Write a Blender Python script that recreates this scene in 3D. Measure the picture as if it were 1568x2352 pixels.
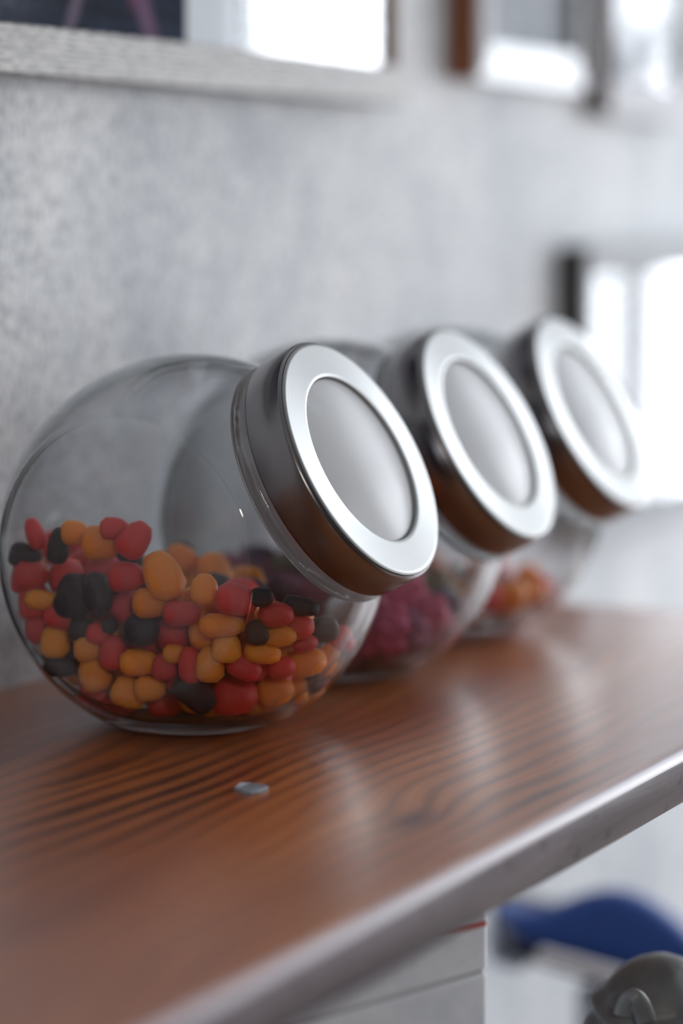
import bpy, bmesh, math, random
import numpy as np
from mathutils import Vector, Matrix, Euler, Quaternion
random.seed(7); rng = np.random.default_rng(7)
for o in list(bpy.data.objects): bpy.data.objects.remove(o)
S = bpy.context.scene; COL = S.collection

# ------------------------------------------------------------------ camera, world, lights
FPX = 5800.0; PSI = math.radians(26.5); PHI = math.radians(6.94)
FH = Vector((math.cos(PSI), math.sin(PSI), 0)); RT = Vector((math.sin(PSI), -math.cos(PSI), 0)); ZU = Vector((0, 0, 1))
FW = FH*math.cos(PHI) - ZU*math.sin(PHI); UP = FH*math.sin(PHI) + ZU*math.cos(PHI)
CAM = Vector((-0.96398, -0.55377, 0.22981))
cd = bpy.data.cameras.new('camera'); cam = bpy.data.objects.new('camera', cd); COL.objects.link(cam)
M = Matrix((RT, UP, -FW)).transposed().to_4x4(); M.translation = CAM; cam.matrix_world = M
cd.sensor_fit = 'HORIZONTAL'; cd.sensor_width = 24.0; cd.lens = FPX/1568*24.0
cd.clip_start = .05; cd.clip_end = 50
cd.dof.use_dof = True; cd.dof.focus_distance = 1.05; cd.dof.aperture_fstop = 2.6; cd.dof.aperture_blades = 0
S.camera = cam
w = bpy.data.worlds.new('world'); S.world = w; w.use_nodes = True
bg = w.node_tree.nodes['Background']; bg.inputs[0].default_value = (.80, .88, 1, 1); bg.inputs[1].default_value = 1.0
S.view_settings.view_transform = 'Standard'; S.view_settings.look = 'None'; S.view_settings.gamma = 1
S.view_settings.use_curve_mapping = False; S.view_settings.exposure = 0.84

def area(name, loc, rot, sx, sy, rad, col):
    l = bpy.data.lights.new(name, 'AREA'); l.shape = 'RECTANGLE'; l.size = sx; l.size_y = sy
    l.energy = rad*sx*sy*math.pi; l.color = col         # rad = radiance of the pane
    o = bpy.data.objects.new(name, l); COL.objects.link(o); o.location = loc; o.rotation_euler = rot
    return o
DAY = (.92, .96, 1.0)
XR, YW, YF, XL, ZF, ZC = 3.5, .12, -3.2, -2.2, -.95, 1.9
# right wall: bays (y0, y1, z0, z1, radiance); the upper parts glow through lowered roller blinds
W1 = [(-1.66, -1.24, -.56, .92, 15.0), (-.96, -.88, -.56, .50, 5.0), (-.81, -.16, -.56, .50, 9.0),
      (-1.66, -1.24, .96, 1.80, 2.5), (-1.24, -.96, .96, 1.80, 2.5), (-.96, -.16, .54, 1.80, 2.5)]
for a, b, c, d, e in W1:
    area('window_daylight', (XR+.05, (a+b)/2, (c+d)/2), (0, math.radians(90), 0), d-c, b-a, e, DAY)
area('window_daylight', (2.8, YF-.05, .55), (math.radians(90), 0, 0), 1.1, 1.9, 6.0, DAY)  # added front window pane, general fill for the shelf front and jars

# warm fill light added to brighten the candies, behind and left of the camera
ll = bpy.data.lights.new('candy_fill_light', 'POINT'); ll.energy = 12; ll.shadow_soft_size = .09; ll.color = (1, .92, .84)
lo_ = bpy.data.objects.new('candy_fill_light', ll); COL.objects.link(lo_); lo_.location = (-1.5, -1.25, .75)

# ------------------------------------------------------------------ helpers
def pix(x, y): return FW + RT*((x-784)/FPX) - UP*((y-1176)/FPX)
def on_plane(x, y, axis, v):
    r = pix(x, y); t = (v-CAM[axis])/r[axis]; return CAM + r*t
def at_depth(x, y, t): return CAM + pix(x, y)*t

def mesh_obj(name, bm, mat=None, parent=None, smooth=True, bevel=0):
    me = bpy.data.meshes.new(name)
    if bevel: bmesh.ops.bevel(bm, geom=bm.edges[:], offset=bevel, segments=2, affect='EDGES', profile=.5)
    bmesh.ops.recalc_face_normals(bm, faces=bm.faces[:]); bm.to_mesh(me); bm.free()
    if smooth:
        for p in me.polygons: p.use_smooth = True
        if smooth == 'auto': me.set_sharp_from_angle(angle=math.radians(35))
    o = bpy.data.objects.new(name, me); COL.objects.link(o)
    if mat: me.materials.append(mat)
    if parent: o.parent = parent
    return o
def tag(o, label=None, cat=None, group=None, kind=None):
    if label: o['label'] = label
    if cat: o['category'] = cat
    if group: o['group'] = group
    if kind: o['kind'] = kind
    return o
def empty(name, loc, rot=(0, 0, 0)):
    o = bpy.data.objects.new(name, None); COL.objects.link(o); o.location = loc; o.rotation_euler = rot
    o.empty_display_size = .02; return o
def box_bm(x0, x1, y0, y1, z0, z1, bm=None):
    bm = bm or bmesh.new()
    v = [bm.verts.new(p) for p in [(x0,y0,z0),(x1,y0,z0),(x1,y1,z0),(x0,y1,z0),(x0,y0,z1),(x1,y0,z1),(x1,y1,z1),(x0,y1,z1)]]
    for f in [(0,3,2,1),(4,5,6,7),(0,1,5,4),(1,2,6,5),(2,3,7,6),(3,0,4,7)]: bm.faces.new([v[i] for i in f])
    return bm
def lathe_bm(profile, seg=96, close=False, bm=None):       # profile: list of (r, z)
    bm = bm or bmesh.new(); rings = []
    for r, z in profile:
        if r < 1e-6: rings.append([bm.verts.new((0, 0, z))])
        else: rings.append([bm.verts.new((r*math.cos(2*math.pi*i/seg), r*math.sin(2*math.pi*i/seg), z)) for i in range(seg)])
    pr = list(zip(rings, rings[1:])) + ([(rings[-1], rings[0])] if close else [])
    for a, b in pr:
        for i in range(seg):
            j = (i+1) % seg
            if len(a) == 1 and len(b) == 1: continue
            if len(a) == 1: bm.faces.new([a[0], b[i], b[j]])
            elif len(b) == 1: bm.faces.new([a[i], a[j], b[0]])
            else: bm.faces.new([a[i], a[j], b[j], b[i]])
    return bm

# ------------------------------------------------------------------ materials
def mat(name):
    m = bpy.data.materials.new(name); m.use_nodes = True; nt = m.node_tree
    return m, nt, nt.nodes['Principled BSDF'], nt.nodes['Material Output']
def setp(b, **k):
    for n, v in k.items():
        i = b.inputs[n.replace('_', ' ')]
        i.default_value = (*v, 1) if isinstance(v, tuple) and len(i.default_value) == 4 else v
def simple(name, col, rough=.5, metal=0, **k):
    m, nt, b, o = mat(name); setp(b, Base_Color=col, Roughness=rough, Metallic=metal, **k); return m
def N(nt, t, **k):
    n = nt.nodes.new(t)
    for a, v in k.items():
        if a.startswith('i_'):
            key = a[2:]; key = int(key) if key.isdigit() else key.replace('_', ' ')
            n.inputs[key].default_value = v
        else: setattr(n, a, v)
    return n
def link(nt, a, b): nt.links.new(a, b)
def math_n(nt, op, a, b=None, c=None, clamp=False):
    n = nt.nodes.new('ShaderNodeMath'); n.operation = op; n.use_clamp = clamp
    for i, v in enumerate((a, b, c)):
        if v is None: continue
        if isinstance(v, (int, float)): n.inputs[i].default_value = v
        else: nt.links.new(v, n.inputs[i])
    return n.outputs[0]
def ramp(nt, fac, stops, interp='LINEAR'):
    r = nt.nodes.new('ShaderNodeValToRGB'); r.color_ramp.interpolation = interp
    e = r.color_ramp.elements
    while len(e) < len(stops): e.new(.5)
    for q, (p, c) in zip(e, stops): q.position = p; q.color = (*c, 1)
    nt.links.new(fac, r.inputs[0]); return r.outputs[0]
def mixc(nt, fac, a, b, mode='MIX'):
    n = nt.nodes.new('ShaderNodeMix'); n.data_type = 'RGBA'; n.blend_type = mode
    for i, v in ((0, fac), (6, a), (7, b)):
        if isinstance(v, (int, float)): n.inputs[i].default_value = v
        elif isinstance(v, tuple): n.inputs[i].default_value = (*v, 1)
        else: nt.links.new(v, n.inputs[i])
    return n.outputs[2]
def noise(nt, vec, scale, detail=3, rough=.5, dist=0):
    n = N(nt, 'ShaderNodeTexNoise'); n.inputs['Scale'].default_value = scale; n.inputs['Detail'].default_value = detail
    n.inputs['Roughness'].default_value = rough; n.inputs['Distortion'].default_value = dist
    if vec is not None: nt.links.new(vec, n.inputs['Vector'])
    return n.outputs[0]
def mapping(nt, vec, scale=(1,1,1), loc=(0,0,0), rot=(0,0,0)):
    n = N(nt, 'ShaderNodeMapping'); n.inputs['Scale'].default_value = scale; n.inputs['Location'].default_value = loc; n.inputs['Rotation'].default_value = rot
    nt.links.new(vec, n.inputs['Vector']); return n.outputs[0]
def objco(nt): return N(nt, 'ShaderNodeTexCoord').outputs['Object']
def bump(nt, b, h, strength=.3, dist=.001):
    n = N(nt, 'ShaderNodeBump'); n.inputs['Strength'].default_value = strength; n.inputs['Distance'].default_value = dist
    nt.links.new(h, n.inputs['Height']); nt.links.new(n.outputs[0], b.inputs['Normal'])

def plaster_mat():
    m, nt, b, o = mat('mottled_plaster'); co = objco(nt)
    a = noise(nt, mapping(nt, co, (1, 1, .6)), 9, 4, .55); c = noise(nt, co, 38, 5, .6); f = noise(nt, mapping(nt, co, (1, 1, .5)), 420, 4, .75)
    s = math_n(nt, 'MULTIPLY_ADD', c, .35, math_n(nt, 'MULTIPLY', a, .65))
    col = ramp(nt, s, [(.32, (.47, .50, .54)), (.5, (.69, .71, .73)), (.66, (.84, .845, .85))])
    speck = ramp(nt, f, [(.38, (.50, .51, .54)), (.56, (1, 1, 1))])
    link(nt, mixc(nt, 1.0, col, speck, 'MULTIPLY'), b.inputs['Base Color'])
    setp(b, Roughness=.75); bump(nt, b, math_n(nt, 'ADD', c, math_n(nt, 'MULTIPLY', f, .4)), .35, .0015); return m
def shelf_mat():
    m, nt, b, o = mat('lacquered_pine'); co = objco(nt)
    sp = N(nt, 'ShaderNodeSeparateXYZ'); link(nt, co, sp.inputs[0]); X, Y = sp.outputs[0], sp.outputs[1]
    low = noise(nt, mapping(nt, co, (3.2, 9, 1)), 1.0, 2, .4)
    fine = noise(nt, mapping(nt, co, (6, 60, 10)), 1.0, 3, .5)
    g = math_n(nt, 'ADD', Y, math_n(nt, 'MULTIPLY', low, .06))
    g = math_n(nt, 'ADD', g, math_n(nt, 'MULTIPLY', fine, .0035))
    def gauss(cx, cy, sx, sy):
        dx = math_n(nt, 'DIVIDE', math_n(nt, 'SUBTRACT', X, cx), sx); dy = math_n(nt, 'DIVIDE', math_n(nt, 'SUBTRACT', Y, cy), sy)
        q = math_n(nt, 'ADD', math_n(nt, 'MULTIPLY', dx, dx), math_n(nt, 'MULTIPLY', dy, dy))
        return math_n(nt, 'EXPONENT', math_n(nt, 'MULTIPLY', q, -1.0))
    knots = [(-.118, -.160, .035, .022, .014), (-.100, -.012, .045, .014, .010), (.20, -.12, .05, .02, .012), (-.32, -.10, .06, .02, .012), (-.30, -.17, .03, .012, -.007)]
    for cx, cy, sx, sy, am in knots: g = math_n(nt, 'ADD', g, math_n(nt, 'MULTIPLY', gauss(cx, cy, sx, sy), am))
    w1 = math_n(nt, 'MULTIPLY_ADD', math_n(nt, 'SINE', math_n(nt, 'MULTIPLY', g, 2*math.pi*84)), .5, .5)
    w2 = math_n(nt, 'MULTIPLY_ADD', math_n(nt, 'SINE', math_n(nt, 'MULTIPLY', g, 2*math.pi*300)), .5, .5)
    dark = gauss(-.15, -.055, .085, .034)                    # bold dark late-wood bands
    dark2 = gauss(-.06, -.190, .05, .012)
    dk = math_n(nt, 'ADD', math_n(nt, 'MULTIPLY', dark, .75), math_n(nt, 'MULTIPLY', dark2, .45), clamp=True)
    base = ramp(nt, noise(nt, mapping(nt, co, (2.2, 11, 1), (3, 1, 0)), 1.0, 3, .5), [(.3, (.22, .050, .011)), (.5, (.47, .14, .035)), (.72, (.66, .25, .075))])
    lines = math_n(nt, 'POWER', w1, 2.2)
    col = mixc(nt, math_n(nt, 'MULTIPLY', lines, math_n(nt, 'MULTIPLY_ADD', noise(nt, mapping(nt, co, (3, 16, 1), (7, 2, 0)), 1.0, 2), 1.5, -.25), clamp=True), base, (.13, .036, .016))
    col = mixc(nt, math_n(nt, 'MULTIPLY', math_n(nt, 'POWER', w2, 2.0), .22), col, (.20, .065, .03))
    col = mixc(nt, math_n(nt, 'MULTIPLY', math_n(nt, 'POWER', w1, 1.2), math_n(nt, 'MULTIPLY', dk, 1.4), clamp=True), col, (.016, .008, .008))
    kn = gauss(-.120, -.163, .017, .0085)
    col = mixc(nt, math_n(nt, 'MULTIPLY', kn, .85), col, (.085, .024, .018))
    kn2 = gauss(-.100, -.012, .03, .006); col = mixc(nt, math_n(nt, 'MULTIPLY', kn2, .7), col, (.05, .018, .012))
    pore = ramp(nt, noise(nt, mapping(nt, co, (90, 900, 200)), 1.0, 2, .5), [(.30, (.55, .5, .5)), (.40, (1, 1, 1))])
    col = mixc(nt, .6, col, mixc(nt, 1.0, col, pore, 'MULTIPLY'))
    link(nt, col, b.inputs['Base Color'])
    r = math_n(nt, 'MULTIPLY_ADD', noise(nt, mapping(nt, co, (14, 60, 10)), 1.0, 3), .14, .27); link(nt, r, b.inputs['Roughness'])
    setp(b, Specular_IOR_Level=.55, Coat_Weight=.85, Coat_Roughness=.32)
    bump(nt, b, math_n(nt, 'ADD', w1, math_n(nt, 'MULTIPLY', fine, .8)), .18, .0006); return m
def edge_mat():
    m, nt, b, o = mat('grey_mauve_edge'); co = objco(nt)  # mottled grey-mauve front face with sparse dark reddish specks
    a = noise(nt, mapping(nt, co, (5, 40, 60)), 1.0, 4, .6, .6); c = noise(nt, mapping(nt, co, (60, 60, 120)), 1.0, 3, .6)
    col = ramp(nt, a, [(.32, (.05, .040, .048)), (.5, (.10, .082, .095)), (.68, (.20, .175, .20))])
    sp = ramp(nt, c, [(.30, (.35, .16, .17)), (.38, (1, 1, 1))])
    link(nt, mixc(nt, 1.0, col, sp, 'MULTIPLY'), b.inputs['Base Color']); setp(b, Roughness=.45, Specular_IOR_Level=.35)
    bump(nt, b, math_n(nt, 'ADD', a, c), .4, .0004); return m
def ash_mat(name='limed_ash', ca=(.07, .06, .055), cb=(.52, .51, .50), mid=(.42, .41, .405)):
    m, nt, b, o = mat(name); co = objco(nt)
    a = noise(nt, mapping(nt, co, (110, 200, 520)), 1.0, 2, .5); c = noise(nt, mapping(nt, co, (8, 40, 90)), 1.0, 3)
    z = N(nt, 'ShaderNodeSeparateXYZ'); link(nt, co, z.inputs[0])
    st = math_n(nt, 'MULTIPLY_ADD', math_n(nt, 'SINE', math_n(nt, 'MULTIPLY_ADD', z.outputs[2], 2*math.pi*370, math_n(nt, 'MULTIPLY', c, 3.0))), .5, .5)
    f = math_n(nt, 'MULTIPLY', math_n(nt, 'POWER', st, 1.4), ramp(nt, a, [(.40, (0, 0, 0)), (.58, (1, 1, 1))]))
    base = ramp(nt, c, [(.3, mid), (.7, cb)])
    link(nt, mixc(nt, math_n(nt, 'MULTIPLY', f, 1.0), base, ca), b.inputs['Base Color']); setp(b, Roughness=.6)
    bump(nt, b, f, -.5, .001); return m
def brown_mat(name, c0, c1):
    m, nt, b, o = mat(name); co = objco(nt)
    a = noise(nt, mapping(nt, co, (60, 60, 6)), 1.0, 3)
    link(nt, ramp(nt, a, [(.3, c0), (.7, c1)]), b.inputs['Base Color']); setp(b, Roughness=.42); return m
def steel_mat(name, kind):
    m, nt, b, o = mat(name); co = objco(nt)
    sp = N(nt, 'ShaderNodeSeparateXYZ'); link(nt, co, sp.inputs[0])
    rad = math_n(nt, 'SQRT', math_n(nt, 'ADD', math_n(nt, 'MULTIPLY', sp.outputs[0], sp.outputs[0]), math_n(nt, 'MULTIPLY', sp.outputs[1], sp.outputs[1])))
    cx = N(nt, 'ShaderNodeCombineXYZ')
    link(nt, rad if kind == 'face' else sp.outputs[2], cx.inputs[0])
    ang = math_n(nt, 'ARCTAN2', sp.outputs[1], sp.outputs[0]); link(nt, math_n(nt, 'MULTIPLY', ang, .0012), cx.inputs[1])
    n1 = noise(nt, cx.outputs[0], 1900, 2, .6)
    base = (.38, .385, .385) if kind == 'face' else (.27, .262, .27)
    link(nt, mixc(nt, math_n(nt, 'MULTIPLY', n1, .35), base, tuple(c*.72 for c in base)), b.inputs['Base Color'])
    setp(b, Metallic=1.0, Roughness=.50 if kind == 'face' else .24, Anisotropic=.55 if kind == 'face' else .5)
    t = N(nt, 'ShaderNodeTangent', direction_type='RADIAL', axis='Z'); link(nt, t.outputs[0], b.inputs['Tangent'])
    bump(nt, b, n1, .06, .0003); return m
def schlick(nt, f0):
    lw = N(nt, 'ShaderNodeLayerWeight'); lw.inputs[0].default_value = .5
    return math_n(nt, 'MULTIPLY_ADD', math_n(nt, 'POWER', lw.outputs['Facing'], 5.0), 1-f0, f0)
def glass_shell_mat():
    m, nt, b, o = mat('clear_jar_glass'); nt.nodes.remove(b)
    lw = N(nt, 'ShaderNodeLayerWeight'); lw.inputs[0].default_value = .5
    f = lw.outputs['Facing']; e = math_n(nt, 'POWER', f, 4.5)
    tr = N(nt, 'ShaderNodeBsdfTransparent'); link(nt, mixc(nt, e, (.955, .96, .965), (.22, .25, .25)), tr.inputs[0])
    rf = N(nt, 'ShaderNodeBsdfRefraction'); rf.inputs['IOR'].default_value = 1.12; rf.inputs['Roughness'].default_value = .02
    rf.inputs[0].default_value = (.86, .89, .89, 1)
    gl = N(nt, 'ShaderNodeBsdfGlossy'); gl.inputs['Roughness'].default_value = .03; gl.inputs[0].default_value = (1, 1, 1, 1)
    fr = schlick(nt, .045)
    co = objco(nt); bn = N(nt, 'ShaderNodeBump'); bn.inputs['Strength'].default_value = .35; bn.inputs['Distance'].default_value = .004
    link(nt, noise(nt, co, 26, 2, .5), bn.inputs['Height']); link(nt, bn.outputs[0], gl.inputs['Normal'])
    m0 = N(nt, 'ShaderNodeMixShader'); mr = N(nt, 'ShaderNodeMapRange'); mr.interpolation_type = 'SMOOTHSTEP'
    mr.inputs[1].default_value = .62; mr.inputs[2].default_value = .88; link(nt, f, mr.inputs[0])
    link(nt, mr.outputs[0], m0.inputs[0]); link(nt, tr.outputs[0], m0.inputs[1]); link(nt, rf.outputs[0], m0.inputs[2])
    tl = N(nt, 'ShaderNodeBsdfTranslucent'); tl.inputs[0].default_value = (.9, .92, .95, 1)
    dust = ramp(nt, noise(nt, co, 34, 5, .65), [(.35, (0, 0, 0)), (.72, (.02, .02, .02))])
    m1 = N(nt, 'ShaderNodeMixShader'); link(nt, dust, m1.inputs[0]); link(nt, m0.outputs[0], m1.inputs[1]); link(nt, tl.outputs[0], m1.inputs[2])
    mx = N(nt, 'ShaderNodeMixShader'); link(nt, fr, mx.inputs[0]); link(nt, m1.outputs[0], mx.inputs[1]); link(nt, gl.outputs[0], mx.inputs[2])
    link(nt, mx.outputs[0], o.inputs[0]); return m
def solid_glass_mat():
    m, nt, b, o = mat('thick_rim_glass'); nt.nodes.remove(b)
    g = N(nt, 'ShaderNodeBsdfGlass'); g.inputs['Roughness'].default_value = .02; g.inputs['IOR'].default_value = 1.5; g.inputs[0].default_value = (.93, .96, .96, 1)
    bn = N(nt, 'ShaderNodeBump'); bn.inputs['Strength'].default_value = .4; bn.inputs['Distance'].default_value = .002
    link(nt, noise(nt, objco(nt), 90, 2, .5), bn.inputs['Height']); link(nt, bn.outputs[0], g.inputs['Normal'])
    t = N(nt, 'ShaderNodeBsdfTransparent'); tl = N(nt, 'ShaderNodeBsdfTranslucent'); tl.inputs[0].default_value = (.9, .92, .92, 1)
    a = N(nt, 'ShaderNodeMixShader'); a.inputs[0].default_value = .6; link(nt, t.outputs[0], a.inputs[1]); link(nt, tl.outputs[0], a.inputs[2])
    c = N(nt, 'ShaderNodeMixShader'); c.inputs[0].default_value = .55; link(nt, g.outputs[0], c.inputs[1]); link(nt, a.outputs[0], c.inputs[2])
    link(nt, c.outputs[0], o.inputs[0]); return m
def pane_mat(name='frame_glass', tint=(.94, .95, .96), ior=1.5, rough=.01, haze=0):
    m, nt, b, o = mat(name); nt.nodes.remove(b)
    tr = N(nt, 'ShaderNodeBsdfTransparent'); tr.inputs[0].default_value = (*tint, 1)
    gl = N(nt, 'ShaderNodeBsdfGlossy'); gl.inputs['Roughness'].default_value = rough
    fr = schlick(nt, ((ior-1)/(ior+1))**2)
    mx = N(nt, 'ShaderNodeMixShader'); link(nt, fr, mx.inputs[0]); link(nt, tr.outputs[0], mx.inputs[1]); link(nt, gl.outputs[0], mx.inputs[2])
    if haze:
        df = N(nt, 'ShaderNodeBsdfDiffuse'); df.inputs[0].default_value = (.80, .81, .83, 1)
        m2 = N(nt, 'ShaderNodeMixShader'); m2.inputs[0].default_value = haze
        link(nt, mx.outputs[0], m2.inputs[1]); link(nt, df.outputs[0], m2.inputs[2])
        link(nt, m2.outputs[0], o.inputs[0])
    else: link(nt, mx.outputs[0], o.inputs[0])
    return m
def candy_mat(name, c, c2, rough=.42, sss=.85, bumpy=0, em=None):
    m, nt, b, o = mat(name); co = objco(nt)
    oi = N(nt, 'ShaderNodeObjectInfo')
    col = mixc(nt, oi.outputs['Random'], c, c2)
    dust = ramp(nt, noise(nt, co, 260, 3, .6), [(.45, (0, 0, 0)), (.75, (1, 1, 1))])
    col = mixc(nt, math_n(nt, 'MULTIPLY', dust, .12), col, (.9, .72, .66)) if not bumpy else col
    link(nt, col, b.inputs['Base Color'])
    setp(b, Roughness=rough, Subsurface_Weight=sss, Subsurface_Radius=(1.0, .45, .25), Subsurface_Scale=.011)
    bump(nt, b, noise(nt, co, 700 if not bumpy else bumpy, 3, .6), .25, .0006); return m

PL = plaster_mat()
WHITE = simple('white_paint', (.80, .81, .82), .6)
DIM = simple('dark_umber_paint', (.10, .085, .075), .6); DIM2 = simple('grey_paint', (.26, .26, .27), .6); GREYC = simple('grey_ceiling', (.40, .41, .42), .7)
FLOORM = brown_mat('dark_oak_boards', (.10, .055, .035), (.20, .11, .07))
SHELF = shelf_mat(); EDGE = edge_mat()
ASH = ash_mat()
SILV = simple('silvered_moulding', (.58, .59, .61), .5, .25); PALE = simple('pale_painted_wood', (.34, .35, .37), .75)
GREYM = ash_mat('grey_washed_wood', (.15, .14, .16), (.42, .41, .44), (.33, .32, .35))
BRN = brown_mat('reddish_brown_wood', (.16, .045, .012), (.36, .12, .035))
DBR = brown_mat('dark_brown_wood', (.055, .038, .032), (.12, .07, .05))
BLK = brown_mat('blackened_wood', (.035, .033, .034), (.075, .07, .068))
PANE = pane_mat()
GL = glass_shell_mat(); RIM = solid_glass_mat()
BAND = steel_mat('brushed_steel', 'band'); FACE = steel_mat('brushed_aluminium', 'face')
LWIN = pane_mat('lid_window_glass', (.86, .88, .90), 1.6, .30, .62)

# ------------------------------------------------------------------ the room
def struct(name, bm, m, smooth=False, bevel=0): return tag(mesh_obj(name, bm, m, None, smooth, bevel), kind='structure')
T = .1
struct('wall_back', box_bm(XL, XR, YW, YW+T, ZF, ZC), PL)
struct('wall_left', box_bm(XL-T, XL, YF, YW+T, ZF, ZC), DIM)
struct('floor', box_bm(XL-T, XR+T, YF-T, YW+T, ZF-T, ZF), FLOORM)
struct('ceiling', box_bm(XL-T, XR+T, YF-T, YW+T, ZC, ZC+T), GREYC)
wy0, wy1, wz0, wz1 = -1.70, -.12, -.60, 1.84
bm = box_bm(XR, XR+T, YF, wy0, ZF, ZC); box_bm(XR, XR+T, wy1, YW+T, ZF, ZC, bm)
box_bm(XR, XR+T, wy0, wy1, ZF, wz0, bm); box_bm(XR, XR+T, wy0, wy1, wz1, ZC, bm); struct('wall_right', bm, simple('charcoal_paint', (.045, .045, .05), .6))
fx0, fx1, fz0, fz1 = 2.2, 3.4, -.45, 1.55
bm = box_bm(XL, fx0, YF-T, YF, ZF, ZC); box_bm(fx1, XR+T, YF-T, YF, ZF, ZC, bm)
box_bm(fx0, fx1, YF-T, YF, ZF, fz0, bm); box_bm(fx0, fx1, YF-T, YF, fz1, ZC, bm); struct('wall_front', bm, DIM)
WF = simple('window_frame_paint', (.42, .43, .45), .4)
bm = box_bm(XR-.01, XR+.06, wy0, wy0+.04, wz0, wz1); box_bm(XR-.01, XR+.06, wy1-.04, wy1, wz0, wz1, bm)
box_bm(XR-.01, XR+.06, -.88, -.81, wz0, .52, bm); box_bm(XR-.01, XR+.06, -1.24, -.96, wz0, .96, bm); box_bm(XR-.01, XR+.06, wy0, -1.24, .92, .96, bm); box_bm(XR-.01, XR+.06, -.96, wy1, .50, .54, bm); box_bm(XR-.01, XR+.06, wy0, wy1, wz0, wz0+.04, bm); box_bm(XR-.01, XR+.06, wy0, wy1, wz1-.04, wz1, bm)
struct('window_1', bm, WF)
bm = box_bm(fx0, fx0+.05, YF-.06, YF+.01, fz0, fz1); box_bm(fx1-.05, fx1, YF-.06, YF+.01, fz0, fz1, bm)
box_bm(2.77, 2.83, YF-.06, YF+.01, fz0, fz1, bm); box_bm(fx0, fx1, YF-.06, YF+.01, fz0, fz0+.05, bm); box_bm(fx0, fx1, YF-.06, YF+.01, fz1-.05, fz1, bm)
struct('added_fill_window', bm, WF)  # unseen window frame, added around the front fill light

# ------------------------------------------------------------------ the shelf
TH = .0235
XE = .392
def shelf():
    root = empty('wooden_shelf', (0, 0, 0))
    tag(root, 'reddish-brown lacquered pine shelf board carrying the three glass jars', 'shelf')
    def yf(x): return -.2140 - .034*(x-0)*1.0 if x > -.1 else -.2106 - .034*(x+.1)
    # cross-section with rounded front nose, swept along x
    sec = []
    R = .0042
    xs = list(np.linspace(-1.35, XE, 120))
    bm = bmesh.new(); rows = []
    for x in xs:
        f = -.2142 - .036*x
        wob = .00015*math.sin(x*37)
        pts = [(YW, 0), (f+R+.004, 0)]
        for k in range(1, 7):
            a = math.radians(90+15*k); pts.append((f+R+R*math.cos(a)+wob*.5, -R+R*math.sin(a)))
        pts += [(f+wob, -R-.0012), (f+wob, -TH+.003), (f+.0015+wob, -TH+.0006), (f+.004, -TH), (YW, -TH)]
        rows.append([bm.verts.new((x, y, z)) for y, z in pts])
    n = len(rows[0])
    for a, b in zip(rows, rows[1:]):
        for i in range(n):
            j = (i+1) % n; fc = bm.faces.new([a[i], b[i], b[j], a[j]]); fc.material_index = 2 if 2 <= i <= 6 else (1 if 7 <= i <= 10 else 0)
    bm.faces.new(rows[0]); bm.faces.new(rows[-1][::-1])
    b = mesh_obj('board', bm, SHELF, root, 'auto'); b.data.materials.append(EDGE); b.data.materials.append(simple('arris_painted_sheen', (.46, .40, .45), .42, 0, Coat_Weight=.3, Coat_Roughness=.35))  # paler nose colour carries the window reflection along the front rim
    # two wall brackets under the board
    for x in (-.9, .30):
        bb = bmesh.new()
        prof = [(YW, -TH), (-.06, -TH), (-.06, -TH-.012), (YW-.02, -.13), (YW, -.13)]
        A = [bb.verts.new((x, y, z)) for y, z in prof]; B = [bb.verts.new((x+.018, y, z)) for y, z in prof]
        bb.faces.new(A); bb.faces.new(B[::-1])
        for i in range(5): bb.faces.new([A[i], B[i], B[(i+1) % 5], A[(i+1) % 5]])
        mesh_obj('bracket', bb, DBR, root, False)
    return root
shelf()

# thin clear flake lying on the board
bm = bmesh.new()
c = on_plane(575, 1814, 2, .0004)
pts = [on_plane(x, y, 2, 0) for x, y in [(538, 1816), (552, 1807), (575, 1802), (598, 1806), (616, 1815), (598, 1822), (575, 1826), (555, 1823)]]
lo = [bm.verts.new((p.x, p.y, .0002)) for p in pts]; hi = [bm.verts.new((p.x, p.y, .0012+.0006*math.sin(i*2.1))) for i, p in enumerate(pts)]
bm.faces.new(lo); bm.faces.new(hi[::-1])
for i in range(8): bm.faces.new([lo[i], lo[(i+1) % 8], hi[(i+1) % 8], hi[i]])
tag(mesh_obj('plastic_flake', bm, simple('bluish_plastic', (.30, .36, .42), .18, 0, Specular_IOR_Level=.8), None, False),
    'tiny shiny bluish flake lying on the shelf in front of the nearest jar', 'scrap')

# ------------------------------------------------------------------ jars
EL = math.radians(27.8)
AX = Vector((0, -math.cos(EL), math.sin(EL)))
QA = ZU.rotation_difference(AX)
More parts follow.
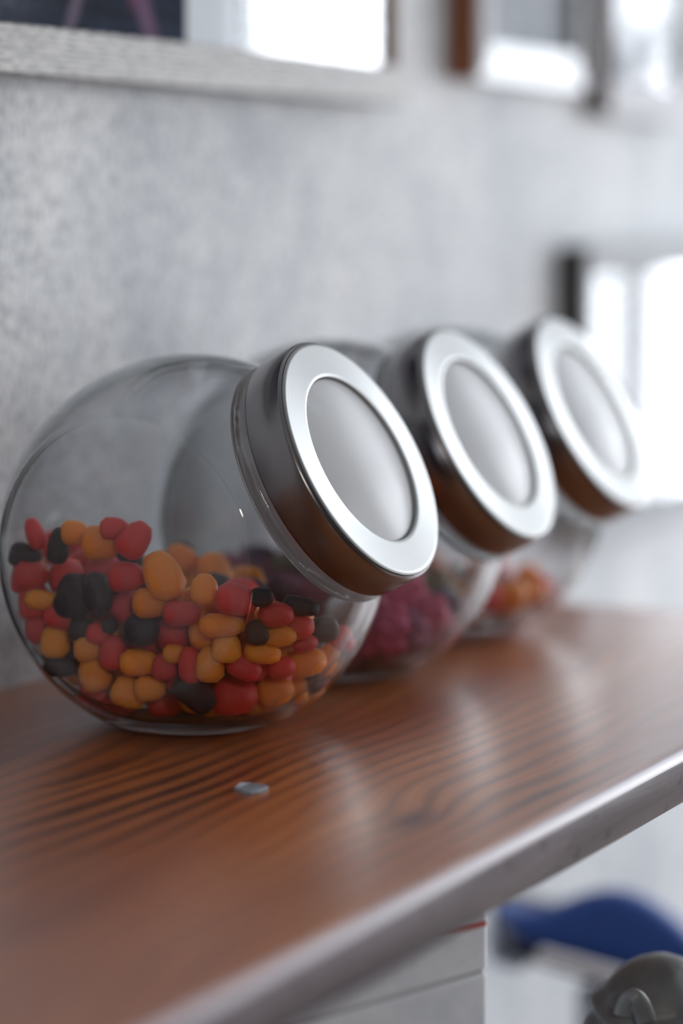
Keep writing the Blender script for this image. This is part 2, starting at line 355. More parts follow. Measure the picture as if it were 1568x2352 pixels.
# local lid frame: z = jar axis, x = world x
ex = Vector((1, 0, 0)); ey = AX.cross(ex).normalized()
ML = Matrix((ex, ey, AX)).transposed().to_4x4()
RB, HX, HB, CZ = .0864, .0605, .0776, .078
def shell_r(d, off=0.0, p=60.0):
    """distance from the centre to the shell along unit direction d (world axes)"""
    r = RB-off; w = HX-off; h = HB-off*1.9
    s = (1/r)**p + (abs(d[0])/w)**p + (max(-d[2], 0)/h)**p
    return s**(-1/p) + .0016*math.exp(-((abs(d[0])-w/r)/.020)**2)*(1 if d[2] > -.75 else 0)
def make_glass():
    bm = bmesh.new(); seg = 224; th0 = math.radians(35.5)
    def rings(off, ths):
        out = []
        for th in ths:
            ring = []
            for i in range(seg):
                a = 2*math.pi*i/seg
                d = ML.to_3x3() @ Vector((math.sin(th)*math.cos(a), math.sin(th)*math.sin(a), math.cos(th)))
                ring.append(bm.verts.new(d*shell_r(d, off)))
            out.append(ring)
        return out
    ths = [th0+(math.radians(179.2)-th0)*k/170 for k in range(171)]
    outer = rings(0, ths); inner = rings(.0032, [th0+.01]+ths[1:])
    def ringat(r, z): return [bm.verts.new(ML.to_3x3() @ Vector((r*math.cos(2*math.pi*i/seg), r*math.sin(2*math.pi*i/seg), z))) for i in range(seg)]
    def bridge(a, b):
        for i in range(seg): bm.faces.new([a[i], a[(i+1) % seg], b[(i+1) % seg], b[i]])
    nk = [ringat(.0482, .0742), ringat(.0470, .0885), ringat(.0440, .0885), ringat(.0445, .072)]
    for a, b in zip([nk[0]]+outer, outer): 
        if a is not b: bridge(a, b)
    bm.faces.new(outer[-1])
    for a, b in zip(nk, nk[1:]): bridge(a, b)
    bridge(nk[3], inner[0])
    for a, b in zip(inner, inner[1:]): bridge(a, b)
    bm.faces.new(inner[-1][::-1])
    return bm
def make_jar(label):
    root = empty('glass_candy_jar', (0, 0, 0)); tag(root, label, 'jar', 'tilted glass jars with steel lids')
    g = mesh_obj('glass_body', make_glass(), GL, root); g.location = (0, 0, CZ)
    def lidpart(name, bm, m, par, smooth='auto'):
        o = mesh_obj(name, bm, m, par, smooth)
        return o
    # thick glass bead under the lid
    pr = []
    for k in range(20):
        a = 2*math.pi*k/20; pr.append((.0515+.0046*math.cos(a), .0693+.0046*math.sin(a)))
    nr = lidpart('neck_ring', lathe_bm(pr, 128, True), RIM, root, True)
    nr.matrix_local = Matrix.Translation((0, 0, CZ)) @ ML
    RL, z0, z1, ri = .0562, .0742, .0936, .0385
    pr = [(.0505, z0+.0006), (RL-.0016, z0), (RL-.0006, z0+.0004), (RL, z0+.0016), (RL+.0002, z0+.010), (RL, z1-.0016), (RL-.0005, z1-.0006), (RL-.0014, z1), (RL-.0018, z1-.0012), (RL-.0018, z0+.003), (.0505, z0+.003)]
    lid = lidpart('lid', lathe_bm(pr, 128, True), BAND, root); lid.matrix_local = Matrix.Translation((0, 0, CZ)) @ ML
    lid['label'] = 'brushed steel lid band'
    pr = [(RL-.0017, z1-.0008), (RL-.0017, z1+.0002), (RL-.0024, z1+.0007), (RL-.0030, z1+.0009), (RL-.0034, z1+.0009), (.047, z1+.0009), (ri+.0018, z1+.0009), (ri+.0013, z1+.0009), (ri+.0003, z1+.0005), (ri, z1-.0005), (ri, z1-.0035), (ri+.003, z1-.0035), (ri+.004, z1-.0012)]
    f = lidpart('lid_face', lathe_bm(pr, 128, True), FACE, lid); f['label'] = 'pale brushed aluminium ring'
    pr = [(0, z1-.0008), (ri-.001, z1-.0009), (ri-.0003, z1-.0013), (ri-.0003, z1-.0030), (0, z1-.0030)]
    wv = lidpart('lid_window', lathe_bm(pr, 96), LWIN, lid); wv['label'] = 'clear round lid window'
    return root
JX = [0.0, .138, .277]; JROT = [0, 0, 0]
jar = make_jar('nearest glass jar, holding red, orange and dark gummy candies')
jars = [jar]
def copy_tree(o, parent=None):
    c = o.copy(); COL.objects.link(c); c.parent = parent
    for ch in [q for q in list(bpy.data.objects) if q.parent == o]: copy_tree(ch, c)
    return c
for lb in ('middle glass jar of the three, holding crinkled pink candies', 'farthest glass jar, holding small orange and dark candies'):
    j = copy_tree(jar); j['label'] = lb; jars.append(j)
for j, x, r in zip(jars, JX, JROT): j.location = (x, 0, .0006 + (HB-CZ)*0); j.rotation_euler = (0, 0, r)

# ------------------------------------------------------------------ candies
def gumdrop(seed, bumpy=0.0, taper=.22):
    r = random.Random(seed); bm = bmesh.new(); bmesh.ops.create_icosphere(bm, subdivisions=3 if bumpy else 2, radius=1)
    ph = [(Vector((r.gauss(0, 1), r.gauss(0, 1), r.gauss(0, 1))).normalized(), r.uniform(-1, 1)) for _ in range(10)]
    for v in bm.verts:
        d = v.co.normalized(); z = d.z
        s = 1.0
        if bumpy:
            s += bumpy*.5*(math.sin(9*d.x+seed)*math.sin(8*d.y+2)*math.sin(9*d.z+1)) + bumpy*.5*math.sin(15*d.x)*math.sin(14*d.z+seed)
        for q, am in ph[:4]: s += .05*am*max(0, d.dot(q))**2
        pw = 2.9; s *= (abs(d.x)**pw+abs(d.y)**pw+abs(z)**pw)**(-1/pw)*.93
        k = 1 - taper*z
        v.co = Vector((d.x*k, d.y*k, z*.92))*s
    for e in bm.edges: pass
    me = bpy.data.meshes.new('candy'); bm.to_mesh(me); bm.free()
    for p in me.polygons: p.use_smooth = True
    return me
def crumb(seed):
    r = random.Random(seed); bm = bmesh.new(); bmesh.ops.create_icosphere(bm, subdivisions=4, radius=1)
    ph = [(Vector((r.gauss(0, 1), r.gauss(0, 1), r.gauss(0, 1))).normalized()*r.uniform(4, 13), r.uniform(0, 6)) for _ in range(9)]
    for v in bm.verts:
        d = v.co.normalized(); s = 1
        for q, f in ph: s += .05*math.sin(d.dot(q)+f)
        for q, f in ph[:5]: s += .04*abs(math.sin(d.dot(q)*2.3+f))
        v.co = d*s
    me = bpy.data.meshes.new('candy'); bm.to_mesh(me); bm.free()
    for p in me.polygons: p.use_smooth = True
    return me
CM = {
 'red': candy_mat('red_jelly', (.68, .022, .014), (.60, .020, .026)),
 'darkred': candy_mat('dark_red_jelly', (.50, .022, .030), (.60, .03, .03)),
 'orange': candy_mat('orange_jelly', (1.0, .33, .008), (.96, .28, .008)),
 'amber': candy_mat('amber_jelly', (.85, .30, .012), (.75, .23, .01)),
 'dark': candy_mat('blackcurrant_jelly', (.020, .010, .020), (.012, .008, .014), .55, .1, 500),
 'pink': candy_mat('pink_sugar_crust', (.55, .12, .23), (.40, .07, .15), .75, .3, 350),
 'mauve': candy_mat('mauve_sugar_crust', (.30, .12, .22), (.24, .06, .12), .75, .3, 350),
 'blue': candy_mat('blue_jelly', (.06, .09, .18), (.10, .10, .20)),
 'green': candy_mat('green_jelly', (.12, .18, .10), (.10, .14, .08)),
}
MESH = {}
def get_mesh(shape, colour, k):
    key = (shape, colour, k)
    if key not in MESH:
        me = crumb(k+40) if shape == 'crumb' else gumdrop(k+3, .10 if shape == 'berry' else 0, .10 if shape == 'berry' else .17)
        me.materials.append(CM[colour]); MESH[key] = me
    return MESH[key]
def sdf(p, off):
    """>0 inside the jar interior shrunk by off (p relative to jar centre)"""
    p = np.atleast_2d(p); r = np.linalg.norm(p, axis=1)+1e-9; d = p/r[:, None]; pw = 26.0
    s = (1/(RB-off))**pw + (np.abs(d[:, 0])/(HX-off))**pw + (np.maximum(-d[:, 2], 0)/(HB-off*1.3-.002))**pw
    return s**(-1/pw) - r
def first_inside(px, py, jx, off):
    r = pix(px, py); c = Vector((jx, 0, CZ)); 
    for t in np.arange(.95, 1.5, .0008):
        q = CAM + r*float(t) - c
        if sdf(np.array(q), off)[0] > 0: return q, float(t)
    return None, None
def candy(name, q, jx, rad, shape, colour, scale3, rot, label, group):
    o = bpy.data.objects.new(name, get_mesh(shape, colour, random.randrange(5)))
    COL.objects.link(o); o.location = (jx+q[0], q[1], CZ+q[2]); o.rotation_mode = 'QUATERNION'; o.rotation_quaternion = rot
    o.scale = scale3; tag(o, label, 'candy', group); return o

HAND = [ # px, py, width, height, tilt(deg), colour, label
 (81,1226,46,76,-20,'red','slim red gummy at the upper left edge of the candy heap in nearest jar'),
 (57,1277,74,62,15,'dark','dark berry candy near the left wall of nearest jar, upper left'),
 (135,1253,52,84,8,'dark','upright dark berry candy beside the orange one atop the heap'),
 (171,1224,62,60,0,'orange','orange gummy behind the upright dark berry candy at heap top'),
 (233,1248,92,84,0,'amber','large amber gummy at heap top between orange and red ones'),
 (262,1214,68,56,0,'red','red gummy at the very top of the candy heap'),
 (308,1240,74,92,35,'red','bright red gummy on the right slope of the heap top'),
 (12,1338,44,64,0,'red','small red gummy touching the far left rim of nearest jar'),
 (70,1320,82,78,0,'darkred','dull dark red gummy under the left dark berry candy'),
 (168,1370,84,104,10,'dark','big dark berry candy left of heap middle'),
 (222,1362,70,96,-8,'dark','second big dark berry candy, right of the first in heap middle'),
 (44,1392,78,96,-10,'red','large red gummy pressed on the left glass'),
 (100,1380,88,50,8,'orange','flat bright orange gummy lying between two red ones at left'),
 (144,1420,90,54,12,'red','lying red gummy pointing right, below the flat orange gummy'),
 (290,1325,84,74,0,'darkred','red gummy below the bright red one on the heap'),
 (374,1322,92,118,-25,'orange','tallest bright orange gummy at heap middle'),
 (469,1353,66,70,0,'orange','round orange gummy beside the tallest orange one'),
 (542,1377,100,76,15,'red','wide pinkish red gummy right of the round orange one'),
 (417,1410,86,60,0,'darkred','wide dull red gummy under the round orange one'),
 (345,1385,84,74,0,'amber','amber gummy below the tallest orange one'),
 (510,1437,106,58,0,'amber','long amber gummy below the wide pinkish red gummy'),
 (634,1412,80,62,0,'darkred','dark red gummy behind the glass under the lid'),
 (127,1472,72,82,0,'orange','upright orange gummy near the lower left glass'),
 (66,1462,80,70,0,'darkred','dim red gummy left of the upright orange gummy'),
 (187,1446,58,56,0,'dark','small dark berry candy right of the lying red gummy'),
 (203,1488,70,68,0,'amber','orange gummy above the oval one at lower left'),
 (228,1458,62,52,20,'red','red gummy with rounded top left of the middle dark berries'),
 (262,1500,68,82,0,'red','bright red gummy left of the broad bright orange one'),
 (325,1448,80,72,0,'dark','dark berry candy in the centre of the heap'),
 (252,1438,36,34,0,'dark','smallest dark berry candy in the heap centre'),
 (320,1522,90,64,0,'orange','broad bright orange gummy at lower centre'),
 (217,1550,76,84,-25,'amber','oval orange gummy at the lower left'),
 (297,1592,84,78,30,'amber','amber gummy with a pointed lower end at the bottom'),
 (344,1581,74,62,0,'amber','round amber gummy below the broad bright orange one'),
 (378,1532,62,64,0,'darkred','dark red gummy right of the broad bright orange one'),
 (437,1528,58,86,-8,'red','upright scarlet gummy above the bottom dark berry'),
 (402,1502,56,46,0,'amber','yellowish gummy left of the upright scarlet one'),
 (482,1528,70,84,0,'amber','amber gummy right of the upright scarlet one'),
 (520,1488,72,72,0,'orange','round orange gummy at centre right'),
 (446,1592,106,72,42,'dark','long wrinkled dark berry candy at the bottom front'),
 (560,1532,86,64,30,'red','pinkish red gummy above the large bottom red one'),
 (537,1597,110,98,0,'red','largest red gummy at the bottom front'),
 (602,1499,88,56,10,'orange','orange gummy with pale scratches right of centre'),
 (645,1532,66,56,0,'red','red gummy above the bottom right orange pair'),
 (632,1588,86,72,-10,'orange','bright orange gummy with a white glint at bottom right'),
 (692,1590,48,72,10,'orange','narrow orange gummy right of the one with the white glint'),
 (706,1520,88,72,-10,'orange','big orange gummy at the right, left of the rightmost'),
 (768,1530,56,80,30,'orange','rightmost orange gummy against the curved glass'),
 (130,1540,82,52,0,'dark','dark candy in the shade at lower left'),
 (211,1604,76,50,20,'darkred','dark red gummy under the oval orange one'),
 (262,1640,88,48,8,'darkred','dark red gummy low in the shade of the heap'),
 (380,1620,86,62,0,'darkred','dark red gummy left of the bottom dark berry'),
 (498,1648,72,54,0,'amber','amber gummy below the bottom dark berry'),
 (556,1662,48,36,0,'dark','small dark candy beside the amber one at jar bottom'),
 (612,1642,92,54,-8,'amber','wide dim amber gummy on the jar floor at right'),
 (425,1660,70,40,0,'dark','dark candy on the jar floor at centre'),
 (686,1440,72,62,0,'darkred','deep red gummy at upper right under the neck'),
 (745,1446,66,62,0,'dark','purplish dark candy at upper right under the neck'),
 (600,1372,54,46,0,'dark','dark candy peeking over the heap next to the neck'),
 (690,1392,84,46,10,'dark','dark candy on the heap edge directly under the neck'),
 (802,1476,56,58,0,'darkred','red gummy in shade at the far right of the heap'),
 (640,1460,84,56,0,'amber','dim amber gummy above the scratched orange one'),
 (735,1590,48,44,0,'dark','purplish candy at the lower right corner of the heap'),
 (590,1452,56,60,0,'dark','dark gap-filling candy left of the dim amber one'),
 (700,1476,60,44,0,'darkred','red candy above the big orange gummy at right'),
]
fixed = []
for (px, py, wd, ht, tilt, colr, lab) in HAND:
    half = min(wd, ht)/2/5250
    q, t = first_inside(px, py, 0, .0034+max(.0058, half*.86))
    if q is None:
        t = 1.10; q = at_depth(px, py, t)-Vector((0, 0, CZ)); s_ = sdf(np.array(q), .0034+half*.9)[0]
        if s_ < 0: q = q*((q.length+s_)/q.length)
    a, b = wd/2*t/FPX, ht/2*t/FPX
    # local frame: z up the image tilt, y towards the viewer
    tr = math.radians(tilt); r_ = (RT*math.cos(tr) - UP*math.sin(tr)); u_ = (UP*math.cos(tr) + RT*math.sin(tr)); f_ = -FW
    if ht >= wd: R3 = Matrix((r_, u_.cross(r_)*1, u_)).transposed(); sc = (a*1.03, (a+b)*.46, b*1.18)
    else: R3 = Matrix((u_, r_.cross(u_), r_)).transposed(); sc = (b*1.03, (a+b)*.46, a*1.18)
    shape = 'berry' if colr == 'dark' else 'drop'
    candy('gummy_candy', q, 0, half, shape, colr, sc, R3.to_quaternion(), lab, 'gummy candies in the nearest jar')
    fixed.append((q.x, q.y, q.z, (a+b)/2*.95))

def pack(n, rad, plane, fixed, iters=260, off=.0036, seed=1):
    g = np.random.default_rng(seed); P = []
    def height(p): return plane(p[:, 0], p[:, 1])
    while len(P) < n:
        p = g.uniform(-1, 1, (4000, 3))*np.array([HX, RB, RB]); ok = (sdf(p, off+rad) > 0) & (p[:, 2] < height(p))
        P += list(p[ok])
    P = np.array(P[:n]); F = np.array(fixed).reshape(-1, 4)
    for it in range(iters):
        d = P[:, None]-P[None]; L = np.linalg.norm(d, axis=2)+np.eye(n)+1e-9; ov = np.maximum(2*rad*.95-L, 0); np.fill_diagonal(ov, 0)
        P += (d/L[..., None]*ov[..., None]).sum(1)*.35
        if len(F):
            d = P[:, None]-F[None, :, :3]; L = np.linalg.norm(d, axis=2)+1e-9; ov = np.maximum(rad*.92+F[None, :, 3]-L, 0)
            P += (d/L[..., None]*ov[..., None]).sum(1)*.7
        h = height(P); over = P[:, 2] > h; P[over, 2] = h[over]
        P[:, 2] -= .00006
        s = sdf(P, off+rad); bad = s < 0
        rr = np.linalg.norm(P, axis=1); P[bad] *= ((rr[bad]+s[bad])/rr[bad])[:, None]
    return P
def plane1(x, y): return -.009 + .30*y + .005*np.sin(x*70)*np.cos(y*70)
P = pack(136, .0087, plane1, fixed, seed=3)
def rq(): return Quaternion((random.gauss(0, 1), random.gauss(0, 1), random.gauss(0, 1), random.gauss(0, 1))).normalized()
NAMES = {'red': 'red', 'darkred': 'dark red', 'orange': 'orange', 'amber': 'amber', 'dark': 'dark berry', 'pink': 'pink', 'mauve': 'mauve', 'blue': 'dark blue', 'green': 'greenish'}
def zone(p):
    s = 'the wall side' if p[1] > .022 else ('the lid side' if p[1] < -.022 else 'the middle')
    return s + (', upper layer of heap' if p[2] > -.035 else (', bottom layer of heap' if p[2] < -.055 else ', lower half of heap'))
for p in P:
    cl = random.choices(['red', 'darkred', 'orange', 'amber', 'dark'], [3, 3, 3, 4, 3])[0]
    s = .0090*random.uniform(.92, 1.08)
    candy('gummy_candy', p, 0, s, 'berry' if cl == 'dark' else 'drop', cl, (s*.86, s*.86, s*1.08), rq(), NAMES[cl]+' gummy in nearest jar, '+zone(p), 'buried '+NAMES[cl]+' candies, '+zone(p)+' of nearest jar')
# middle jar: crinkled pink sugar candies with a few dark and green ones at the back
def plane2(x, y): return -.040 + .06*y - np.maximum(-(y+.035), 0)*.7 + .004*np.sin(x*80)
P2 = pack(50, .0122, plane2, [], seed=5)
for p in P2:
    back = p[2] > plane2(p[0], p[1])-.012 and (p[0] > .015)
    cl = random.choice(['blue', 'green', 'pink']) if back else random.choices(['pink', 'mauve'], [5, 2])[0]
    s = .0106*random.uniform(.92, 1.06)
    candy('sugar_candy', p, JX[1], s, 'crumb', cl, (s, s*.95, s*1.02), rq(), NAMES[cl]+' sugar candy in middle jar, '+zone(p), NAMES[cl]+' candies, '+zone(p)+' of middle jar')
def plane3(x, y): return -.052 + .05*y
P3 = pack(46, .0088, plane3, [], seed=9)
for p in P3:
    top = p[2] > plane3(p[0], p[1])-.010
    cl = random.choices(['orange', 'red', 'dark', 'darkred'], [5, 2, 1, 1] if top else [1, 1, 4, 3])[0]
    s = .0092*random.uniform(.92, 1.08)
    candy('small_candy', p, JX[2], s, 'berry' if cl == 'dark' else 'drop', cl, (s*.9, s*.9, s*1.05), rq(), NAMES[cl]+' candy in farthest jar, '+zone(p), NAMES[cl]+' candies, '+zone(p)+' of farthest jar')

# ------------------------------------------------------------------ picture frames on the wall
def print_mat(name, fn):
    m, nt, b, o = mat(name); co = objco(nt); sp = N(nt, 'ShaderNodeSeparateXYZ'); link(nt, co, sp.inputs[0])
    link(nt, fn(nt, co, sp.outputs[0], sp.outputs[2]), b.inputs['Base Color']); setp(b, Roughness=.8, Specular_IOR_Level=.08); return m
def water_print(nt, co, X, Z):
    X = math_n(nt, 'ADD', X, -.16); Z = math_n(nt, 'ADD', Z, .2896)
    base = ramp(nt, noise(nt, mapping(nt, co, (14, 1, 130)), 1.0, 4, .6), [(.3, (.003, .005, .016)), (.55, (.012, .022, .055)), (.75, (.07, .10, .17))])
    def blob(cx, cz, sx, sz, sh=0.0):
        dx = math_n(nt, 'DIVIDE', math_n(nt, 'SUBTRACT', math_n(nt, 'SUBTRACT', X, cx), math_n(nt, 'MULTIPLY', math_n(nt, 'SUBTRACT', Z, cz), sh)), sx)
        dz = math_n(nt, 'DIVIDE', math_n(nt, 'SUBTRACT', Z, cz), sz)
        return math_n(nt, 'EXPONENT', math_n(nt, 'MULTIPLY', math_n(nt, 'ADD', math_n(nt, 'POWER', math_n(nt, 'ABSOLUTE', dx), 4), math_n(nt, 'POWER', math_n(nt, 'ABSOLUTE', dz), 4)), -1))
    c = base
    for cx, cz, sx, sz, sh, cc in [(.076, .322, .0055, .013, .5, (.24, .17, .24)), (.085, .345, .012, .012, 0, (.34, .07, .12)), (.136, .345, .0085, .016, .1, (.42, .07, .15)), (.143, .322, .008, .013, -.5, (.28, .15, .26)), (.09, .60, .03, .10, .2, (.5, .12, .18)), (.15, .55, .03, .12, -.1, (.5, .12, .18))]:
        c = mixc(nt, math_n(nt, 'MULTIPLY', blob(cx, cz, sx, sz, sh), .85), c, cc)
    fur = mixc(nt, 1.0, (.34, .35, .42), ramp(nt, noise(nt, mapping(nt, co, (300, 1, 200)), 1.0, 3), [(.35, (.3, .3, .3)), (.65, (1, 1, 1))]), 'MULTIPLY')
    c = mixc(nt, blob(-.05, .37, .090, .050, 0), c, fur)
    return c
def streak_print(nt, co, X, Z): 
    return ramp(nt, noise(nt, mapping(nt, co, (25, 1, 9)), 1.0, 2, .5), [(.25, (.30, .32, .34)), (.5, (.56, .58, .60)), (.75, (.70, .71, .73))])
def dark_print(nt, co, X, Z):
    return ramp(nt, noise(nt, mapping(nt, co, (18, 1, 5)), 1.0, 2, .5), [(.3, (.12, .125, .14)), (.55, (.30, .31, .33)), (.75, (.6, .61, .63))])
def frame(name, label, x0, x1, z0, z1, bar, barl, depth, mf, ms, mi, pm, yf=None, steps=0):
    """front plane at yf, opening set in by bar (bottom/top) and barl (sides); outer side skins and inner lips of their own wood"""
    root = empty(name, (x0, YW, z0)); tag(root, label, 'picture frame')
    yf = .100 if yf is None else yf; ox, oz = x0, z0
    def part(nm, bm, m, bev=0, sm=False):
        for v in bm.verts: v.co -= Vector((ox, YW, oz))
        o = mesh_obj(nm, bm, m, root, sm, bev); return o
    g = .0004
    part('frame_rail', box_bm(x0, x1, yf, YW-.004, z0, z0+bar), mf, .0005)
    part('frame_rail', box_bm(x0, x1, yf, YW-.004, z1-bar, z1), mf, .0005)
    for a, b in ((x0, x0+barl), (x1-barl, x1)):
        part('frame_stile', box_bm(a, b, yf+.0003, YW-.004, z0+bar-g, z1-bar+g), mf, .0005)
    part('frame_side', box_bm(x0-.0015, x0-.0001, yf+.001, YW, z0+.0005, z1-.0005), ms)['label'] = 'dark outer side of frame'
    l = part('inner_lip', box_bm(x1-barl-.0012, x1-barl-.0001, yf+.0004, yf+.0056, z0+bar+.0002, z1-bar), mi); l['label'] = 'brown inner lip'
    part('print', box_bm(x0+barl*.6, x1-barl*.6, yf+.0072, yf+.0084, z0+bar*.6, z1-bar*.6), pm)
    part('glass_pane', box_bm(x0+barl-.001, x1-barl+.001, yf+.0058, yf+.0070, z0+bar-.001, z1-bar+.001), PANE)
    part('backing_board', box_bm(x0+.004, x1-.004, yf+.0086, YW-.003, z0+.004, z1-.004), DBR)
    for k in range(steps):
        e = .0045*(k+1); bm = bmesh.new()
        a0, a1, c0, c1 = x0+e, x1-e, z0+e, z1-e; wd = .0016
        box_bm(a0, a1, yf-.0018, yf+.001, c0, c0+wd, bm); box_bm(a0, a1, yf-.0018, yf+.001, c1-wd, c1, bm)
        box_bm(a0, a0+wd, yf-.0018, yf+.001, c0+wd, c1-wd, bm); box_bm(a1-wd, a1, yf-.0018, yf+.001, c0+wd, c1-wd, bm)
        part('moulding_bead', bm, SILV)
    return root
f1 = frame('picture_frame', 'pale limed-wood picture frame with a dark blue water picture, top left', -.16, .438, .2896, .72, .0222, .0158, .02, ASH, DBR, BRN, print_mat('water_picture', water_print))
# white strip standing inside the first frame's picture, just behind the glass
frame('picture_frame', 'silver stepped picture frame with reddish-brown side, upper middle right', .545, .736, .3096, .66, .024, .017, .02, SILV, BRN, BLK, print_mat('grey_streaked_picture', streak_print), steps=3)
frame('picture_frame', 'grey picture frame with dark brown side at the upper right', .784, .975, .2945, .62, .026, .016, .02, GREYM, DBR, BLK, print_mat('smoky_picture', dark_print))
frame('picture_frame', 'lowest picture frame, pale front and thick black side, behind the farthest jar', .741, 1.10, -.02, .2005, .022, .016, .02, PALE, BLK, BLK, print_mat('pale_picture', dark_print), yf=.0985)
bm = box_bm(.858, .8735, .0989, YW-.004, .0025, .178)
f5 = [o for o in bpy.data.objects if o.get('label', '').startswith('lowest picture')][0]
for v in bm.verts: v.co -= f5.location
mesh_obj('centre_stile', bm, GREYM, f5, False, .0005)
bm = box_bm(.1825, .2360, .10702, .10718, .3105, .70)
for v in bm.verts: v.co -= Vector((-.16, YW, .2896))
sp_ = mesh_obj('white_strip', bm, simple('white_card', (.84, .85, .86), .5), f1, False); sp_['label'] = 'vertical white card strip in the picture'

# ------------------------------------------------------------------ white cabinet under the shelf
cor = at_depth(1118, 2200, .985); e1 = (RT*math.cos(math.radians(42.3)) + FH*math.sin(math.radians(42.3))).normalized(); e1.z = 0
e2 = Vector((-e1.y, e1.x, 0))
Mb = Matrix((e1, e2, ZU)).transposed().to_4x4(); Mb.translation = Vector((cor.x, cor.y, ZF))
root = empty('white_cabinet', (0, 0, 0)); root.matrix_world = Mb; tag(root, 'dirty white cabinet corner under the shelf with a thin red line and grey seam', 'cabinet')
H = -TH-.002-ZF; LB, DB = .34, .13
m, nt, b, o_ = mat('scuffed_white_laminate'); co = objco(nt)
cc = ramp(nt, noise(nt, co, 30, 4, .6), [(.35, (.64, .71, .80)), (.6, (.76, .82, .90))])
spk = ramp(nt, noise(nt, co, 260, 2, .5), [(.26, (.25, .25, .26)), (.31, (1, 1, 1))])
link(nt, mixc(nt, 1.0, cc, spk, 'MULTIPLY'), b.inputs['Base Color']); setp(b, Roughness=.5); bump(nt, b, noise(nt, co, 70, 3), .3, .001)
LAM = m
def hz(py):                                                    # height of a pixel row at the corner edge
    r = pix(1118, py); t = .985; return (CAM + r*t).z - ZF
zr, zs = hz(2116), hz(2232)
mesh_obj('body', box_bm(-LB, 0, 0, DB, 0, zs-.0007), LAM, root, False, .0012)
mesh_obj('upper_panel', box_bm(-LB, 0, 0, DB, zs+.0007, H), LAM, root, False, .0012)
mesh_obj('seam_strip', box_bm(-LB+.002, -.0012, .0012, DB-.002, zs-.002, zs+.002), simple('grey_seam', (.45, .46, .48), .6), root, False)
mesh_obj('red_line', box_bm(-LB+.001, -.0008, -.0006, .002, zr-.0009, zr+.0009), simple('red_tape', (.50, .07, .05), .5), root, False)

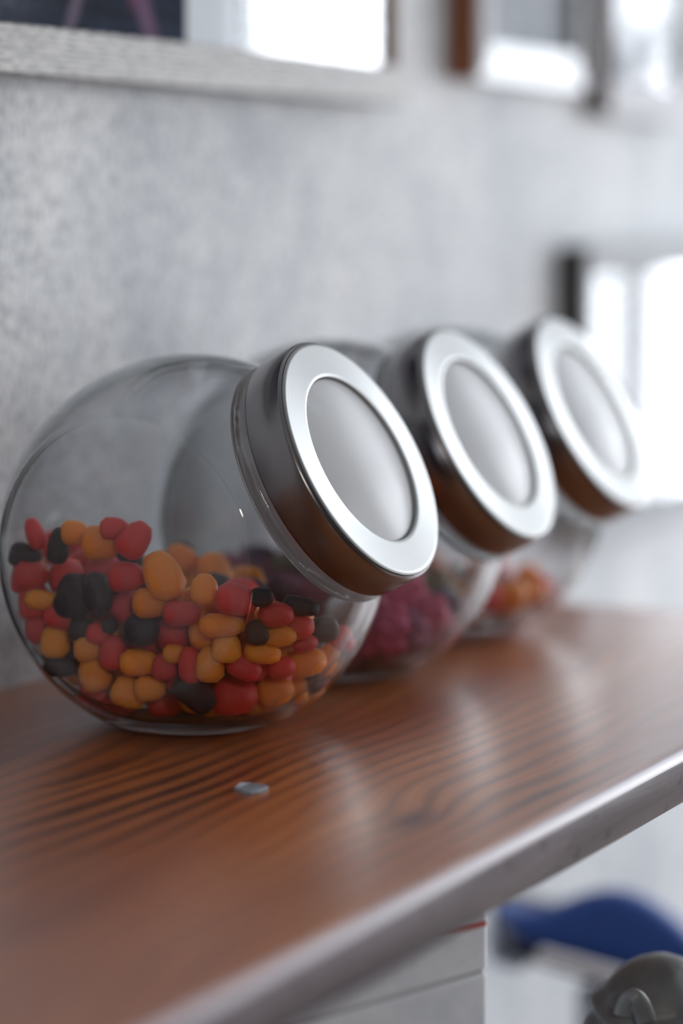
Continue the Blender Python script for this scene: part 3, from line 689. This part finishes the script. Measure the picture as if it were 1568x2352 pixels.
# ------------------------------------------------------------------ blue padded stool beyond the shelf
TS = 1.55
def stool():
    c0 = at_depth(1400, 2180, TS); root = empty('padded_stool', (c0.x, c0.y, ZF)); tag(root, 'blue padded stool with a humped seat and white rail, beyond the shelf end', 'stool')
    inv = root.location.copy()
    top = [(1128,2062),(1150,2068),(1175,2082),(1215,2092),(1260,2086),(1300,2070),(1345,2050),(1400,2040),(1450,2046),(1500,2068),(1550,2104),(1600,2150),(1650,2210),(1690,2270)]
    bot = [(1128,2078),(1152,2105),(1165,2138),(1215,2164),(1260,2176),(1300,2184),(1345,2196),(1400,2212),(1450,2226),(1500,2240),(1550,2254),(1600,2268),(1650,2280),(1690,2286)]
    bm = bmesh.new(); prev = None; nS = 28
    dep = FH
    for k, ((xt, yt), (xb, yb)) in enumerate(zip(top, bot)):
        pt, pb = at_depth(xt, yt, TS), at_depth(xb, yb, TS); mid = (pt+pb)/2; hh = (pt-pb).length/2
        kk = k/(len(top)-1); dd = .016
        ring = []
        for i in range(nS):
            a = 2*math.pi*i/nS; ca, sa = math.cos(a), math.sin(a)
            u = math.copysign(abs(sa)**.75, sa); v = math.copysign(abs(ca)**.75, ca)
            ring.append(bm.verts.new(mid + (pt-pb).normalized()*hh*u + dep*(dd*v) - inv))
        if prev:
            for i in range(nS): bm.faces.new([prev[i], prev[(i+1) % nS], ring[(i+1) % nS], ring[i]])
        else: bm.faces.new(ring)
        prev = ring
    bm.faces.new(prev[::-1])
    mb = simple('blue_vinyl', (.024, .085, .36), .7)
    s = mesh_obj('seat_cushion', bm, mb, root, True)
    sub = s.modifiers.new('sub', 'SUBSURF'); sub.levels = 1; sub.render_levels = 2
    def tube(name, pa, pb, r, m):
        d = pb-pa; bb = bmesh.new(); bmesh.ops.create_cone(bb, cap_ends=True, segments=20, radius1=r, radius2=r, depth=d.length)
        q = ZU.rotation_difference(d.normalized()).to_matrix().to_4x4(); q.translation = (pa+pb)/2-inv
        bmesh.ops.transform(bb, matrix=q, verts=bb.verts); bmesh.ops.bevel(bb, geom=[e for e in bb.edges if len(e.link_faces) == 2 and e.calc_face_angle(0) > 1], offset=r*.35, segments=2, affect='EDGES')
        return mesh_obj(name, bb, m, root, 'auto')
    wm = simple('white_enamel', (.80, .81, .85), .35); nv = simple('navy_underside', (.012, .016, .035), .6); gm = simple('grey_blue_plastic', (.6, .63, .78), .5)
    # dark base pan under the cushion
    bb = bmesh.new(); pts = [(1140,2150),(1215,2170),(1420,2222),(1690,2290),(1690,2322),(1420,2252),(1215,2188),(1140,2164)]
    A = [bb.verts.new(at_depth(x, y, TS)-dep*.02-inv) for x, y in pts]; B = [bb.verts.new(at_depth(x, y, TS)+dep*.12-inv) for x, y in pts]
    bb.faces.new(A); bb.faces.new(B[::-1])
    for i in range(8): bb.faces.new([A[i], B[i], B[(i+1) % 8], A[(i+1) % 8]])
    mesh_obj('base_pan', bb, nv, root, False, .002)
    tube('white_rail', at_depth(1234, 2190, TS-.09), at_depth(1700, 2316, TS-.09), .0044, wm)
    bb = bmesh.new(); pts = [(1122,2160),(1212,2184),(1218,2212),(1196,2234),(1122,2214)]
    A = [bb.verts.new(at_depth(x, y, TS)-inv) for x, y in pts]; B = [bb.verts.new(at_depth(x, y, TS)+dep*.05-inv) for x, y in pts]
    bb.faces.new(A); bb.faces.new(B[::-1])
    for i in range(5): bb.faces.new([A[i], B[i], B[(i+1) % 5], A[(i+1) % 5]])
    mesh_obj('corner_block', bb, gm, root, False, .002)
    lm = simple('pale_grey_legs', (.50, .52, .60), .5)
    for px, tt in ((1355, TS+.02), (1640, TS+.02), (1500, TS+.12)):
        a = at_depth(px, 2262 if px < 1600 else 2310, tt); tube('leg', Vector((a.x, a.y, ZF)), a, .0085, lm)
    return root
stool()

# ------------------------------------------------------------------ grey vinyl bag at lower right
def bag():
    t0 = 1.12; c0 = at_depth(1525, 2330, t0); root = empty('vinyl_bag', (c0.x, c0.y, ZF)); tag(root, 'dark grey crumpled vinyl bag with a rounded folded top, lower right corner', 'bag')
    inv = root.location.copy()
    bm = bmesh.new(); nS = 160; nR = 200
    ctop = at_depth(1515, 2196, t0)
    W0 = (at_depth(1700, 2400, t0)-at_depth(1345, 2400, t0)).length/2
    ht = ctop.z-ZF; rows = []
    for k in range(nR+1):
        s = (k/nR)
        # s: 0 top apex .. 1 floor ; dense near the top
        u = s**2.2
        z = ctop.z - ht*u
        dz = (ctop.z - z)
        rad = W0*math.sqrt(max(0, 1-(max(0, 1-dz/.030))**2.0)) + .10*(1-math.exp(-max(0, dz-.02)/.22))
        if k == 0: rows.append([bm.verts.new(ctop-inv)]); continue
        ring = []
        for i in range(nS):
            a = 2*math.pi*i/nS
            d = Vector((math.cos(a), math.sin(a)*.85, 0))
            f = 1 + .03*math.sin(3*a+dz*12) + .010*math.sin(7*a-dz*30) + .006*math.sin(13*a+dz*50)
            ridge = .0016*math.exp(-((dz-.021-.004*math.sin(a*2+1))/.0022)**2) - .0016*math.exp(-((dz-.027-.004*math.sin(a*2+1))/.0026)**2)
            q = Vector((ctop.x, ctop.y, z)) + d*(rad*f + ridge*2.2)
            q.z += .0005*math.sin(5*a+dz*60)*min(1, dz/.01)
            ring.append(bm.verts.new(q-inv))
        rows.append(ring)
    for a, b in zip(rows, rows[1:]):
        for i in range(nS):
            j = (i+1) % nS
            if len(a) == 1: bm.faces.new([a[0], b[i], b[j]])
            else: bm.faces.new([a[i], a[j], b[j], b[i]])
    bm.faces.new(rows[-1][::-1])
    m, nt, b, o_ = mat('dark_grey_vinyl'); co = objco(nt)
    link(nt, ramp(nt, noise(nt, co, 40, 4), [(.3, (.10, .11, .115)), (.7, (.19, .205, .21))]), b.inputs['Base Color'])
    setp(b, Roughness=.42, Specular_IOR_Level=.5); bump(nt, b, noise(nt, mapping(nt, co, (60, 60, 200)), 1.0, 4, .6), .3, .0015)
    mesh_obj('bag_body', bm, m, root, True)
    # pull loop on the near side
    bb = bmesh.new(); pts = []
    for k in range(17):
        s = k/16; x = 1432+52*s; y = 2322 - 34*math.sin(math.pi*s)**.7 + 36*abs(s-.3)
        pts.append(at_depth(x, y, t0-.0305-.004*math.sin(math.pi*s)))
    prev = None
    for k, p in enumerate(pts):
        d = (pts[min(k+1, 16)]-pts[max(k-1, 0)]).normalized(); u = d.cross(FW).normalized(); ring = []
        for i in range(12):
            a = 2*math.pi*i/12; ring.append(bb.verts.new(p + u*(.0045*math.cos(a)) + FW*(.0022*math.sin(a)) - inv))
        if prev:
            for i in range(12): bb.faces.new([prev[i], prev[(i+1) % 12], ring[(i+1) % 12], ring[i]])
        prev = ring
    mesh_obj('pull_loop', bb, m, root, True)
    return root
bag()
